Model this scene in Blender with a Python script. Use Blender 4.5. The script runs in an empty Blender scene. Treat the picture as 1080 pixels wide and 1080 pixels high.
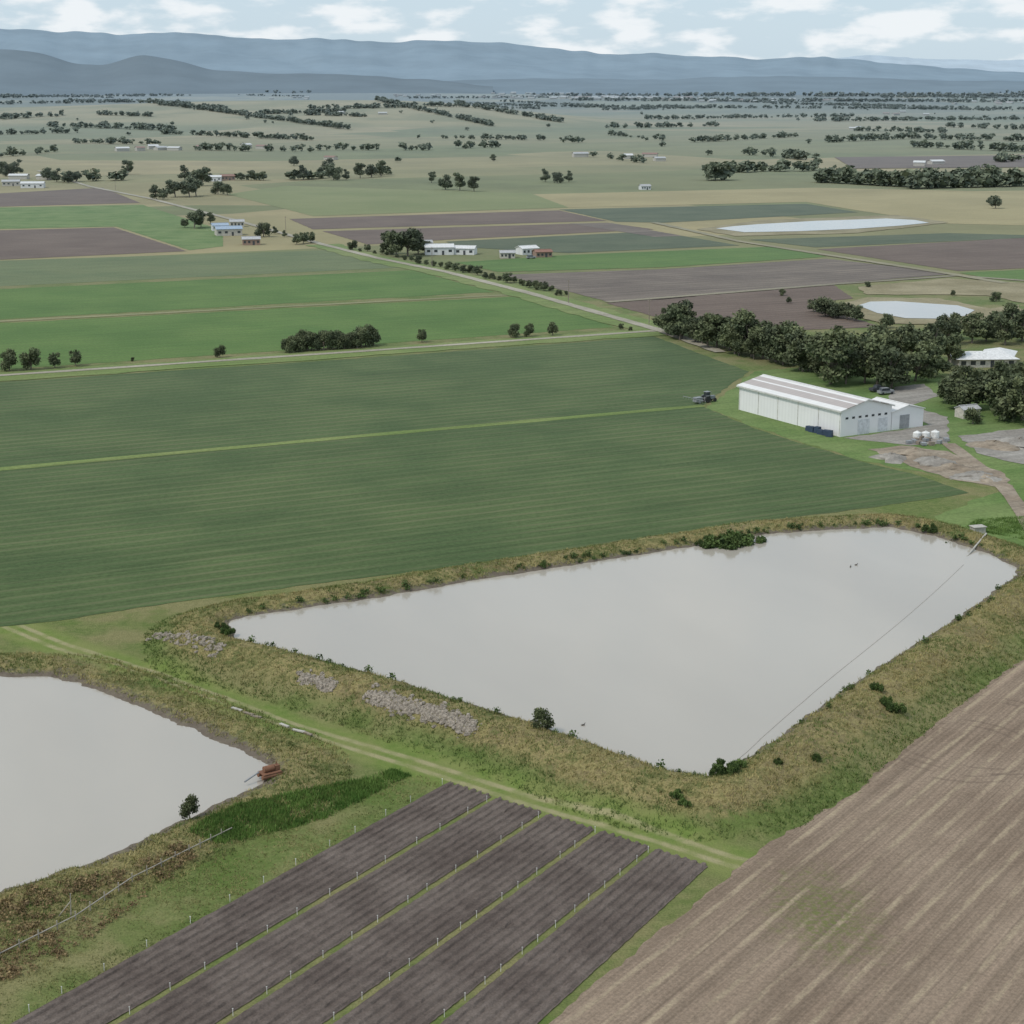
import bpy, math, random
import numpy as np
from mathutils import Vector, Matrix
random.seed(7); R=np.random.default_rng(11)
# ------------------------------------------------------------------ image pixel coordinates projected onto the ground
# Metres. Origin under the drone, +Y is the viewing bearing, flight height 80 m.
F=1750.0; H=80.0; PIT=math.atan(450/F); C,S=math.cos(PIT),math.sin(PIT)
def gp(u,v,z=0.0):
    dx=(u-540)/F; dy=(v-540)/F
    t=(H-z)/(S+dy*C)
    return (dx*t,(C-dy*S)*t)
def GP(l,z=0.0): return [gp(a,b,z) for a,b in l]
def far(u,v,D):
    dx=(u-540)/F; dy=(v-540)/F; Y=C-dy*S; Z=-S-dy*C
    return (D*dx/Y,D,H+D*Z/Y)
ROW=math.radians(25.9)
scene=bpy.context.scene
COL=scene.collection
# ------------------------------------------------------------------ node helpers
class NB:
    def __init__(s,name,rough=0.9,spec=0.15):
        s.m=bpy.data.materials.new(name); s.m.use_nodes=True; s.nt=s.m.node_tree
        s.n=s.nt.nodes; s.b=s.n['Principled BSDF']
        s.b.inputs['Roughness'].default_value=rough
        s.b.inputs['Specular IOR Level'].default_value=spec
        s.geo=s.n.new('ShaderNodeNewGeometry'); s.pos=s.geo.outputs['Position']
    def lk(s,a,b): s.nt.links.new(a,b)
    def put(s,v,sock):
        if isinstance(v,(int,float)): sock.default_value=v
        elif isinstance(v,tuple): sock.default_value=(v if len(v)==4 or sock.type=='VECTOR' else (*v,1))
        else: s.lk(v,sock)
    def math(s,op,a,b=0.0,c=None):
        n=s.n.new('ShaderNodeMath'); n.operation=op; s.put(a,n.inputs[0]); s.put(b,n.inputs[1])
        if c is not None: s.put(c,n.inputs[2])
        return n.outputs[0]
    def noise(s,scale,detail=3,rough=0.55,vec=None,dist=0.0):
        n=s.n.new('ShaderNodeTexNoise'); n.inputs['Scale'].default_value=scale
        n.inputs['Detail'].default_value=detail; n.inputs['Roughness'].default_value=rough
        n.inputs['Distortion'].default_value=dist
        s.lk(vec if vec is not None else s.pos,n.inputs['Vector']); return n.outputs['Fac']
    def mapr(s,v,a,b,c=0.0,d=1.0,smooth=True):
        n=s.n.new('ShaderNodeMapRange'); n.interpolation_type='SMOOTHSTEP' if smooth else 'LINEAR'
        s.put(v,n.inputs['Value'])
        for k,x in zip(('From Min','From Max','To Min','To Max'),(a,b,c,d)): n.inputs[k].default_value=x
        return n.outputs['Result']
    def mix(s,f,a,b,mode='MIX'):
        n=s.n.new('ShaderNodeMix'); n.data_type='RGBA'; n.blend_type=mode
        s.put(f,n.inputs[0]); s.put(a,n.inputs[6]); s.put(b,n.inputs[7]); return n.outputs[2]
    def rot(s,ang,sc=(1,1,1),vec=None):
        n=s.n.new('ShaderNodeVectorRotate'); n.rotation_type='Z_AXIS'; n.inputs['Angle'].default_value=-ang
        s.lk(vec if vec is not None else s.pos,n.inputs['Vector'])
        m=s.n.new('ShaderNodeVectorMath'); m.operation='MULTIPLY'; m.inputs[1].default_value=sc
        s.lk(n.outputs[0],m.inputs[0]); return m.outputs[0]
    def sep(s,v):
        n=s.n.new('ShaderNodeSeparateXYZ'); s.lk(v,n.inputs[0]); return n.outputs
    def attr(s,name):
        n=s.n.new('ShaderNodeAttribute'); n.attribute_name=name; return n.outputs['Fac']
    def ramp(s,v,stops,interp='LINEAR'):
        n=s.n.new('ShaderNodeValToRGB'); n.color_ramp.interpolation=interp; e=n.color_ramp.elements
        while len(e)<len(stops): e.new(0.5)
        for i,(p,c) in enumerate(stops): e[i].position=p; e[i].color=(*c,1)
        s.put(v,n.inputs[0]); return n.outputs[0]
    def scalec(s,c,f):  # multiply colour by scalar socket
        n=s.n.new('ShaderNodeVectorMath'); n.operation='SCALE'; s.put(c,n.inputs[0]); s.put(f,n.inputs['Scale']); return n.outputs[0]
    def haze(s,c,L=5200.0,hc=(0.25,0.305,0.34)):   # distance haze painted into the base colour, bluer further from origin
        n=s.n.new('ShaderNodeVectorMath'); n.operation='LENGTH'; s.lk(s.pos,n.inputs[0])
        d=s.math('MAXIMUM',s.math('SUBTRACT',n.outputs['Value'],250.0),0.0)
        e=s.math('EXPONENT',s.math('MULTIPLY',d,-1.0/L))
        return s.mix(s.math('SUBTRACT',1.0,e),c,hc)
    def out(s,c,haze=True,bump=None,bd=0.1,bs=0.5):
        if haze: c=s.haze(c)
        s.put(c,s.b.inputs['Base Color'])
        if bump is not None:
            n=s.n.new('ShaderNodeBump'); n.inputs['Distance'].default_value=bd; n.inputs['Strength'].default_value=bs
            s.lk(bump,n.inputs['Height']); s.lk(n.outputs[0],s.b.inputs['Normal'])
        return s.m
def simple(name,col,rough=0.7,spec=0.3,var=0.15,scale=1.5,haze=True,metal=0.0):
    b=NB(name,rough,spec); b.b.inputs['Metallic'].default_value=metal
    f=b.mapr(b.noise(scale,4),0.3,0.7,1-var,1+var)
    return b.out(b.scalec(col,f),haze)
# ------------------------------------------------------------------ mesh helpers
def link(o,parent=None):
    COL.objects.link(o)
    if parent: o.parent=parent
    return o
def mesh_obj(name,V,Fc,mats=(),fm=None,parent=None,smooth=False):
    me=bpy.data.meshes.new(name); me.from_pydata([tuple(v) for v in V],[],[tuple(f) for f in Fc])
    for m in mats: me.materials.append(m)
    if fm is not None: me.polygons.foreach_set('material_index',fm)
    if smooth: me.polygons.foreach_set('use_smooth',[True]*len(me.polygons))
    me.update(); return link(bpy.data.objects.new(name,me),parent)
def np_mesh(name,V,Q,mats,fm=None,tone=None,smooth=None):
    V=np.asarray(V,np.float32); Q=np.asarray(Q,np.int32); k=Q.shape[1]
    me=bpy.data.meshes.new(name); me.vertices.add(len(V)); me.vertices.foreach_set('co',V.ravel())
    me.loops.add(Q.size); me.loops.foreach_set('vertex_index',Q.ravel())
    me.polygons.add(len(Q)); me.polygons.foreach_set('loop_start',np.arange(0,Q.size,k,dtype=np.int32))
    me.polygons.foreach_set('loop_total',np.full(len(Q),k,np.int32))
    for m in mats: me.materials.append(m)
    if fm is not None: me.polygons.foreach_set('material_index',np.asarray(fm,np.int32))
    if smooth: me.polygons.foreach_set('use_smooth',np.ones(len(Q),bool))
    me.update(calc_edges=True)
    if tone is not None:
        a=me.attributes.new('tone','FLOAT','FACE'); a.data.foreach_set('value',np.asarray(tone,np.float32))
    return me
def empty(name,loc=(0,0,0),rz=0.0):
    o=bpy.data.objects.new(name,None); o.location=loc; o.rotation_euler=(0,0,rz); o.empty_display_size=0.5; COL.objects.link(o); return o
class MB:
    def __init__(s): s.V=[];s.F=[];s.M=[]
    def add(s,vs,fs,m=0):
        k=len(s.V); s.V+=[tuple(v) for v in vs]; s.F+=[tuple(i+k for i in f) for f in fs]; s.M+=[m]*len(fs)
    def box(s,c,d,m=0,rz=0.0,taper=1.0):
        x,y,z=[q/2 for q in d]; cs,sn=math.cos(rz),math.sin(rz); vs=[]
        for k in (-1,1):
            t=taper if k>0 else 1
            for a,b in ((-1,-1),(1,-1),(1,1),(-1,1)):
                X,Y=a*x*t,b*y*t; vs.append((c[0]+X*cs-Y*sn,c[1]+X*sn+Y*cs,c[2]+k*z))
        s.add(vs,[(3,2,1,0),(4,5,6,7),(0,1,5,4),(1,2,6,5),(2,3,7,6),(3,0,4,7)],m)
    def tube(s,p,q,r0,r1,m=0,n=8,cap=True):
        p=Vector(p);q=Vector(q);d=(q-p).normalized(); a=d.orthogonal().normalized(); b=d.cross(a); vs=[]
        for P,r in ((p,r0),(q,r1)):
            for i in range(n):
                t=2*math.pi*i/n; vs.append(P+a*r*math.cos(t)+b*r*math.sin(t))
        fs=[(i,(i+1)%n,n+(i+1)%n,n+i) for i in range(n)]
        if cap: fs+=[tuple(range(n-1,-1,-1)),tuple(range(n,2*n))]
        s.add(vs,fs,m)
    def ell(s,c,r,m=0,n=10,k=6):
        vs=[];fs=[]
        for j in range(k+1):
            ph=math.pi*j/k
            for i in range(n):
                t=2*math.pi*i/n; vs.append((c[0]+r[0]*math.sin(ph)*math.cos(t),c[1]+r[1]*math.sin(ph)*math.sin(t),c[2]+r[2]*math.cos(ph)))
        for j in range(k):
            for i in range(n): fs.append((j*n+i,(j+1)*n+i,(j+1)*n+(i+1)%n,j*n+(i+1)%n))
        s.add(vs,fs,m)
    def obj(s,name,mats,parent=None,smooth=False): return mesh_obj(name,s.V,s.F,mats,s.M,parent,smooth)
# ------------------------------------------------------------------ distances / terrain
def segdist(px,py,poly,closed):
    d=np.full(px.shape,1e9); n=len(poly)
    for i in range(n if closed else n-1):
        ax,ay=poly[i]; bx,by=poly[(i+1)%n]; ex,ey=bx-ax,by-ay; L=ex*ex+ey*ey
        t=np.clip(((px-ax)*ex+(py-ay)*ey)/L,0,1); d=np.minimum(d,np.hypot(px-ax-t*ex,py-ay-t*ey))
    return d
def inside(px,py,poly):
    r=np.zeros(px.shape,bool); n=len(poly)
    for i in range(n):
        ax,ay=poly[i]; bx,by=poly[(i+1)%n]
        if ay==by: continue
        c=((ay>py)!=(by>py))&(px<(bx-ax)*(py-ay)/(by-ay)+ax); r^=c
    return r
def sd(px,py,poly):
    d=segdist(px,py,poly,True); return np.where(inside(px,py,poly),-d,d)
PA=GP([(243,655),(262,650),(400,630),(500,612),(600,597),(700,581),(745,574),(805,564),(870,559),(940,556),(985,565),(1040,583),(1070,598),(1072,606),(1020,645),(900,720),(790,798),(745,819),(700,812),(640,790),(560,762),(400,712),(300,685),(247,673)],2)
PB=GP([(-180,722),(-60,713),(0,713),(60,715),(120,735),(200,768),(260,795),(283,808),(275,828),(220,852),(120,900),(0,940),(-180,995)],0.3)
TR=GP([(-60,640),(0,655),(60,680),(160,712),(300,765),(430,803),(560,845),(700,885),(770,908),(800,915)])
def wob(x,y,s): return (np.sin(x*s+1.3*np.sin(y*s*.7))+np.sin(y*s*1.3+1.7*np.sin(x*s*.9+2))+.6*np.sin((x+y)*s*2.3)+.5*np.sin((x-y)*s*3.1+1))/3.1
def hills(x,y):
    h=0
    for cx,cy,rx,ry,a in ((-640,3900,430,620,38),(-180,3700,330,560,33),(-1300,3700,500,450,26),(1200,6500,1800,900,40),(-2600,6000,1500,900,50),(3200,8000,2000,1200,46),(-900,9000,2500,1200,40)):
        h=h+a*np.exp(-((x-cx)/rx)**2-((y-cy)/ry)**2)
    return h
def gph(u,v):
    """ground point allowing for the hills: walk the sight line until it meets the land"""
    x,y=gp(u,v)
    if y<2000 and y>0: return (x,y)
    dx=(u-540)/F; dy=(v-540)/F; Yd=C-dy*S; Zd=-S-dy*C
    ys=np.geomspace(1900,min(y,60000) if y>0 else 60000,260); xs=dx/Yd*ys; zs=H+Zd/Yd*ys
    k=np.where(zs<=hills(xs,ys)+.5)[0]
    return (float(xs[k[0]]),float(ys[k[0]])) if len(k) else (x,y)
def terrain(x,y,full=False):
    x=np.asarray(x,float); y=np.asarray(y,float)
    a=sd(x,y,PA)+wob(x,y,.9)*.45; b=sd(x,y,PB)+wob(x,y,.8)*.6
    hA=np.interp(a,[-9,-1,0,3,5.2,13],[-1.5,1.5,2.0,3.1,3.1,0]); hB=np.interp(b,[-6,-1,0,2.2,6,11],[-1.5,-.2,.3,.95,.8,0])
    h=np.where(a<0,hA,np.where(b<0,hB,np.maximum(hA,hB)))
    m=np.clip(np.interp(a,[-.5,1,11,13.5],[0,1,1,0])+np.interp(b,[-.5,1,9,12],[0,1,1,0]),0,1)
    h=h+m*(wob(x,y,.35)*.20+wob(x,y,1.9)*.12)
    h=h+hills(x,y)
    return (h,a,b) if full else h
def axis(lo,hi,step,outlo,outhi,g=1.045):
    a=list(np.arange(lo,hi,step)); s=step; v=a[-1]
    while v<outhi: s*=g; v+=s; a.append(v)
    s=step; v=lo; l=[]
    while v>outlo: s*=g; v-=s; l.append(v)
    return np.array(l[::-1]+a)
gx=axis(-100,125,0.6,-42000,42000); gy=axis(128,345,0.6,-600,62000)
X,Y=np.meshgrid(gx,gy); nx,ny=len(gx),len(gy)
Hh,sA,sB=terrain(X.ravel(),Y.ravel(),True)
Z=Hh
trk=segdist(X.ravel(),Y.ravel(),TR,False)
idx=np.arange(nx*ny).reshape(ny,nx)
Q=np.stack([idx[:-1,:-1],idx[:-1,1:],idx[1:,1:],idx[1:,:-1]],-1).reshape(-1,4)
# ground material
b=NB('ground_grass',0.95,0.1)
n1=b.noise(0.12,5,.6); n2=b.noise(0.9,5,.65); n3=b.noise(4.0,3,.6); n0=b.noise(0.045,4,.6)
pr=b.rot(ROW,(1/520.,1/300.,0))
vo=b.n.new('ShaderNodeTexVoronoi'); vo.distance='CHEBYCHEV'; vo.inputs['Scale'].default_value=1.0; vo.inputs['Randomness'].default_value=.9
b.lk(pr,vo.inputs['Vector']); cell=b.sep(vo.outputs['Color'])[0]
past=b.ramp(cell,[(0,(.215,.205,.10)),(.2,(.165,.18,.08)),(.38,(.29,.25,.13)),(.55,(.19,.195,.09)),(.72,(.32,.27,.145)),(.88,(.15,.165,.075)),(.95,(.25,.23,.115))],'CONSTANT')
past=b.scalec(past,b.mapr(b.noise(.012,5,.65),.3,.7,.85,1.15))
past=b.mix(b.math('MULTIPLY',b.mapr(b.noise(.004,5,.6),.35,.6),.45),past,(.22,.21,.10))
ln=b.n.new('ShaderNodeVectorMath'); ln.operation='LENGTH'; b.lk(b.pos,ln.inputs[0]); dist=ln.outputs['Value']
zz=b.sep(b.pos)[2]
past=b.mix(b.math('MULTIPLY',b.mapr(zz,4,16),b.mapr(dist,5200,4500,0,.85)),past,b.mix(b.mapr(b.noise(.006,4),.4,.6),(.22,.205,.085),(.34,.285,.14)))
wood=b.math('MULTIPLY',b.mapr(b.noise(1,6,.65,vec=b.rot(0,(1/700.,1/1500.,0))),.43,.49),b.mapr(dist,4200,6800,0,.95))
past=b.mix(wood,past,(.035,.05,.035))
near=b.mix(b.mapr(n2,.3,.7),(.105,.15,.04),(.185,.215,.075))
near=b.mix(b.mapr(n0,.40,.57,0,.85),near,b.mix(n2,(.18,.165,.075),(.32,.28,.14)))
near=b.mix(b.mapr(n1,.48,.64,0,.5),near,(.09,.155,.03))
near=b.mix(b.mapr(n3,.35,.7,.0,.45),near,(.07,.09,.03))
col=b.mix(b.mapr(dist,620,900),near,past)
A=b.math('ADD',b.attr('sdA'),b.mapr(n2,.2,.8,-1.6,1.6,False)); B=b.math('ADD',b.attr('sdB'),b.mapr(n2,.2,.8,-1.8,1.8,False))
dryc=b.ramp(b.math('ADD',b.math('MULTIPLY',n1,.6),b.math('MULTIPLY',n2,.4)),[(.36,(.085,.115,.035)),(.43,(.15,.15,.06)),(.50,(.27,.23,.105)),(.57,(.20,.165,.085)),(.64,(.11,.135,.045))])
dryc=b.scalec(dryc,b.mapr(n3,.25,.75,.72,1.25))
fA=b.math('MULTIPLY',b.mapr(A,.3,1.6),b.mapr(A,7.5,11.0,1,0))
fB=b.math('MULTIPLY',b.mapr(B,.8,2.2),b.mapr(B,7,10.5,.9,0))
col=b.mix(b.math('MAXIMUM',fA,fB),col,dryc)
mud=b.mix(n2,(.08,.062,.047),(.22,.19,.15))
col=b.mix(b.math('MAXIMUM',b.mapr(A,.4,1.5,1,0),b.mapr(B,.8,2.4,1,0)),col,mud)
T=b.attr('trk')
rut=b.mapr(b.math('ABSOLUTE',b.math('SUBTRACT',T,1.0)),.2,.75,1,0)
rut=b.math('MULTIPLY',rut,b.mapr(b.noise(.35,3),.3,.65,.2,.85))
lush=b.mix(n2,(.10,.175,.03),(.20,.25,.07))
lush=b.mix(b.mapr(n1,.45,.6,0,.6),lush,(.25,.25,.10))
col=b.mix(b.mapr(T,2.2,5,.75,0),col,lush)
col=b.mix(rut,col,(.35,.31,.18))
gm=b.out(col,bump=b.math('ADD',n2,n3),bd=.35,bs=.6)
me=np_mesh('ground',np.stack([X.ravel(),Y.ravel(),Z],-1),Q,[gm],smooth=True)
for nm,val in (('sdA',np.clip(sA,-50,60)),('sdB',np.clip(sB,-50,60)),('trk',np.clip(trk,0,60))):
    a=me.attributes.new(nm,'FLOAT','POINT'); a.data.foreach_set('value',val.astype(np.float32))
link(bpy.data.objects.new('ground',me))
# ------------------------------------------------------------------ water
def water(name,poly,z,grow,col):
    b=NB(name+'_milky',.12,.5)
    f=b.mapr(b.noise(.018,4,.6,vec=b.rot(.4,(1,.4,1))),.3,.7,.93,1.06)
    w=b.noise(1.0,3,.6,vec=b.rot(.5,(2.2,.9,1)))
    b.out(b.scalec(col,f),bump=w,bd=.01,bs=.35)
    c=Vector((sum(p[0] for p in poly)/len(poly),sum(p[1] for p in poly)/len(poly)))
    V=[]
    for p in poly:
        q=Vector(p)-c; q=c+q*(1+grow/q.length); V.append((q.x,q.y,z))
    return mesh_obj(name,V,[tuple(range(len(V)))],[b.m])
WC=(.395,.362,.312)
water('reservoir_water',PA,2.0,2.2,WC); water('pond_water',PB,.3,2.2,WC)
# ------------------------------------------------------------------ fields
def crop(name,c1,c2,ang=ROW,sp=3.0,amt=.25,patch=.03,rowc=None,rough=.95,streak=.5):
    b=NB(name,rough,.1)
    x=b.rot(ang,(1,1,1)); yy=b.sep(x)[1]
    base=b.mix(b.mapr(b.noise(patch,5,.6),.3,.7),c1,c2)
    st=b.noise(1,4,.6,vec=b.rot(ang,(.02,streak,0)))
    w=b.math('SINE',b.math('ADD',b.math('MULTIPLY',yy,2*math.pi/sp),b.math('MULTIPLY',b.noise(.05,2),2.0)))
    w=b.math('MULTIPLY',b.mapr(w,.35,1.0),b.mapr(b.noise(.03,3),.3,.7,.2,1))
    fine=b.noise(1.1,4,.7)
    c=b.scalec(base,b.mapr(st,.25,.75,1-amt,1+amt)); c=b.scalec(c,b.mapr(fine,.3,.7,.84,1.16))
    if rowc: c=b.mix(b.math('MULTIPLY',w,.6),c,rowc)
    return b.out(c,bump=fine,bd=.15,bs=.6)
def field(name,poly,mat,z=.04,jit=.35,step=2.5):
    V=[];n=len(poly)
    for i in range(n):
        a=Vector(poly[i]);c=Vector(poly[(i+1)%n]);L=(c-a).length; k=max(1,min(400,int(L/step))); nn=Vector((-(c-a).y,(c-a).x)).normalized()
        for j in range(k):
            p=a.lerp(c,j/k)+nn*random.uniform(-jit,jit)*(1 if j else 0); V.append((p.x,p.y,z))
    return mesh_obj(name,V,[tuple(range(len(V)))],[mat])
green1=crop('crop_green',(.064,.098,.039),(.090,.126,.050),sp=4.2,amt=.19,rowc=(.155,.16,.085),streak=.9)
bright=crop('crop_bright',(.08,.145,.036),(.11,.18,.046),sp=5,amt=.14,rowc=(.11,.15,.055))
olive=crop('crop_olive',(.115,.148,.07),(.14,.17,.078),sp=6,amt=.15,rowc=(.17,.17,.1))
soil=crop('soil_brown',(.125,.09,.072),(.165,.122,.096),sp=5,amt=.2,rowc=(.09,.07,.06))
soilg=crop('soil_grey',(.13,.105,.088),(.19,.155,.125),sp=6,amt=.3,rowc=(.09,.08,.07))
dgreen=crop('crop_dark',(.075,.095,.055),(.10,.12,.07),sp=6,amt=.2,rowc=(.12,.12,.08))
straw=crop('pasture_straw',(.28,.24,.12),(.34,.29,.15),sp=30,amt=.1,patch=.01)
lawn=crop('lawn_green',(.10,.165,.045),(.16,.215,.075),sp=20,amt=.12,patch=.06)
berm=crop('dam_bank_dry',(.21,.18,.10),(.31,.27,.17),sp=20,amt=.1,patch=.05)
field('crop_field',GP([(-300,432),(0,403),(350,380),(690,355),(790,392),(740,428),(795,452),(905,486),(960,499),(1022,520),(950,531),(740,559),(480,597),(180,636),(60,655),(0,661),(-300,700)]),green1)
field('bright_crop_field',GP([(-200,352),(0,341),(540,313),(562,316),(648,345),(340,367),(0,390),(-200,403)]),bright)
field('bright_crop_field',GP([(-200,314),(0,305),(435,285),(522,308),(0,337),(-200,347)]),bright)
field('olive_crop_field',GP([(-200,283),(0,275),(375,263),(428,282),(0,302),(-200,311)]),olive)
field('ploughed_field',GP([(-200,252),(0,243),(120,240),(197,265),(0,274),(-200,281)]),soil,.1)
field('lawn_paddock',GP([(-200,228),(0,219),(150,216),(235,243),(235,260),(200,264),(123,239),(0,241.5),(-200,250)]),lawn,.08)
field('ploughed_field',GP([(-200,212),(0,204),(108,198),(148,214),(0,218),(-200,226)]),soil,.1)
field('ploughed_field',GP([(305,231),(590,222),(640,233),(330,242)]),soil,.1)
field('ploughed_field',GP([(340,244),(640,235),(690,242),(470,253),(388,258)]),soil,.1)
field('dark_crop_field',GP([(470,255),(690,244),(780,259),(600,267),(490,261)]),dgreen,.1)
field('bright_crop_field',GP([(480,277),(600,269),(820,260),(872,271),(700,282),(525,287)]),bright,.1)
field('grey_soil_field',GP([(530,290),(700,284),(872,273),(1010,289),(880,299),(700,316),(640,318)]),soilg,.1)
field('ploughed_field',GP([(640,320),(880,301),(900,315),(850,320),(930,345),(800,350),(690,334)]),soil,.1)
field('dark_crop_field',GP([(590,221),(850,215),(905,224),(700,235),(650,234)]),dgreen,.1)
field('olive_crop_field',GP([(790,253),(1000,246),(1080,248),(1130,249),(860,261)]),dgreen,.1)
field('ploughed_field',GP([(862,263),(1080,251),(1130,250),(1130,281),(1010,286)]),soil,.1)
field('bright_crop_field',GP([(1012,288),(1130,282),(1130,296),(1050,295)]),bright,.1)
field('ploughed_field',GP([(880,166),(1180,163),(1180,176),(900,178)]),soil,.4)
field('ploughed_field',GP([(600,236),(645,235.5),(720,249),(690,250)]),soilg,.15)
field('bare_ground',GP([(905,303),(1000,294),(1130,302),(1180,316),(1080,320),(1040,312),(990,311),(915,311)]),berm,.18,1.2,5)
field('straw_pasture',GP([(560,205),(860,198),(1180,205),(1180,240),(1000,236),(905,222),(850,213),(600,219)]),straw,.08)
field('straw_pasture',GP([(740,205),(1180,200),(1180,206),(860,199)]),straw,.12)
field('straw_pasture',GP([(240,205),(300,196),(560,204),(600,219),(330,228)]),crop('pasture_green',(.165,.19,.075),(.205,.22,.095),sp=30,amt=.1,patch=.01),.1)
# far dams with their dry banks
field('dam_bank',GP([(735,242),(800,232.5),(945,227),(1000,235),(905,246),(775,249.5)]),berm,.22,1.5,8)
field('dam_bank',GP([(880,322),(915,314),(990,315),(1045,326),(1075,322),(1080,335),(1020,343),(930,342),(900,333)]),berm,.24,1.0,5)
WF=(.37,.36,.33)
water('farm_dam_water',GP([(755,241.5),(775,239),(800,237),(860,233.5),(935,231),(965,232.5),(980,235.5),(950,238.5),(900,242),(840,244.5),(785,245.5)]),.35,0,WF)
water('farm_dam_water',GP([(905,323),(918,319),(945,318.5),(980,321),(1010,323),(1028,328),(1018,334),(990,337),(955,336.5),(925,331)]),.35,0,WF)
gstrip=crop('grass_strip',(.135,.19,.055),(.195,.225,.085),sp=9,amt=.2)
def strip(name,pl,w,mat,z):
    V=[];Fc=[];P=[Vector(p) for p in pl]; Q=[]
    for i in range(len(P)-1):
        k=max(2,min(60,int((P[i+1]-P[i]).length/6)))
        for j in range(k): Q.append(P[i].lerp(P[i+1],j/k))
    Q.append(P[-1])
    for i,p in enumerate(Q):
        d=(Q[min(i+1,len(Q)-1)]-Q[max(i-1,0)]).normalized(); n=Vector((-d.y,d.x)); a=w/2*random.uniform(.85,1.15)
        V+=[(p.x+n.x*a,p.y+n.y*a,z),(p.x-n.x*a,p.y-n.y*a,z)]
        if i: k=2*i; Fc.append((k-2,k-1,k+1,k))
    return mesh_obj(name,V,Fc,[mat])
gravel=crop('gravel_pale',(.29,.265,.205),(.38,.35,.28),sp=40,amt=.15)
strip('grass_track',GP([(-200,513),(0,495),(370,461),(742,428)]),3.2,gstrip,.08)
strip('grass_verge',GP([(-300,420),(0,398),(350,374),(695,350)]),15,gstrip,.12)
strip('farm_road',GP([(-300,418),(0,396.5),(350,373),(695,349)]),3.0,gravel,.2)
strip('grass_verge',GP([(340,258),(400,274),(470,288),(560,311),(640,334),(690,347)]),17,gstrip,.15)
strip('farm_road',GP([(40,180),(95,197),(160,210),(250,233),(340,258),(400,273),(470,287),(560,310),(640,333),(700,350),(760,372)]),4.2,gravel,.27)
strip('farm_track',GP([(-200,348.5),(0,339),(540,311)]),4,crop('track_dry',(.20,.20,.10),(.26,.245,.13),sp=40,amt=.1),.1)
strip('farm_track',GP([(690,235),(780,255),(1000,289),(1060,299)]),5,crop('track_dry3',(.22,.2,.13),(.29,.265,.18),sp=40,amt=.1),.30)
strip('farm_track',GP([(640,319),(880,300),(1010,291),(1130,300)]),4,crop('track_dry2',(.20,.18,.13),(.26,.235,.17),sp=40,amt=.1),.21)
dirtm=crop('bare_dirt',(.22,.175,.13),(.32,.27,.21),sp=30,amt=.2,patch=.12)
grav2=crop('yard_gravel',(.23,.21,.185),(.31,.29,.26),sp=30,amt=.2,patch=.1)
field('lawn',GP([(795,392),(870,385),(1010,400),(1150,440),(1200,560),(1080,600),(985,545),(1035,525),(1060,515),(905,485),(795,450),(745,430)]),lawn,.02,.8)
field('dirt_yard',GP([(915,474),(950,470),(1000,476),(1060,500),(1066,516),(1010,507),(960,492)]),dirtm,.07,.8)
field('gravel_yard',GP([(1010,460),(1080,452),(1180,460),(1180,500),(1080,490),(1030,478)]),grav2,.09,.8)
field('gravel_yard',GP([(945,408),(975,405),(990,418),(960,428),(1000,440),(1000,468),(960,470),(905,464),(890,462),(950,454),(980,448),(930,430)]),grav2,.06,.5)
strip('dirt_track',GP([(1000,468),(1030,490),(1060,515),(1075,535),(1090,560)]),3.2,dirtm,.11)
# brown stubble field
bd=GP([(1080,685),(780,915)]); ba=math.atan2(bd[0][1]-bd[1][1],bd[0][0]-bd[1][0])
b=NB('stubble_soil',.95,.1)
yy=b.sep(b.rot(ba,(1,1,1)))[1]
base=b.mix(b.mapr(b.noise(.05,5,.6),.3,.7),(.20,.15,.11),(.265,.205,.152))
st=b.noise(1,5,.65,vec=b.rot(ba,(.03,.9,0)))
st2=b.noise(1,4,.6,vec=b.rot(ba,(.02,3.2,0)))
c=b.scalec(base,b.mapr(st,.25,.75,.83,1.17)); c=b.scalec(c,b.mapr(st2,.3,.7,.86,1.14))
w=b.math('SINE',b.math('ADD',b.math('MULTIPLY',yy,2*math.pi/2.9),b.math('MULTIPLY',b.noise(.04,2),2.)))
c=b.mix(b.math('MULTIPLY',b.mapr(w,.6,1),b.mapr(b.noise(1,4,.7,vec=b.rot(ba,(.12,.6,1))),.38,.62,.0,.65)),c,(.39,.32,.22))
c=b.scalec(c,b.mapr(b.noise(2.5,4,.7),.3,.7,.82,1.18))
def ringdist(b,cx,cy,sx,sy):
    v=b.n.new('ShaderNodeVectorMath'); v.operation='SUBTRACT'; b.lk(b.pos,v.inputs[0]); v.inputs[1].default_value=(cx,cy,0)
    m=b.n.new('ShaderNodeVectorMath'); m.operation='MULTIPLY'; b.lk(v.outputs[0],m.inputs[0]); m.inputs[1].default_value=(sx,sy,0)
    l=b.n.new('ShaderNodeVectorMath'); l.operation='LENGTH'; b.lk(m.outputs[0],l.inputs[0]); return l.outputs['Value']
wx,wy=gp(870,965)
wd=b.math('ADD',ringdist(b,wx,wy,1,.55),b.mapr(b.noise(.5,5,.65),.2,.8,-4.5,4.5,False))
c=b.mix(b.math('MULTIPLY',b.mapr(wd,0,7,.85,0),b.mapr(b.noise(1.6,4,.7),.35,.65)),c,(.13,.155,.045))
for (u,v,r) in ((1010,790,8.5),(1010,790,10.3),(1030,772,12),(1030,772,13.6)):
    qx,qy=gp(u,v); rr=b.math('ABSOLUTE',b.math('SUBTRACT',ringdist(b,qx,qy,1,1),r))
    c=b.mix(b.math('MULTIPLY',b.mapr(rr,.12,.4,.38,0),b.mapr(b.noise(.25,2),.4,.55)),c,(.12,.09,.07))
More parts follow.
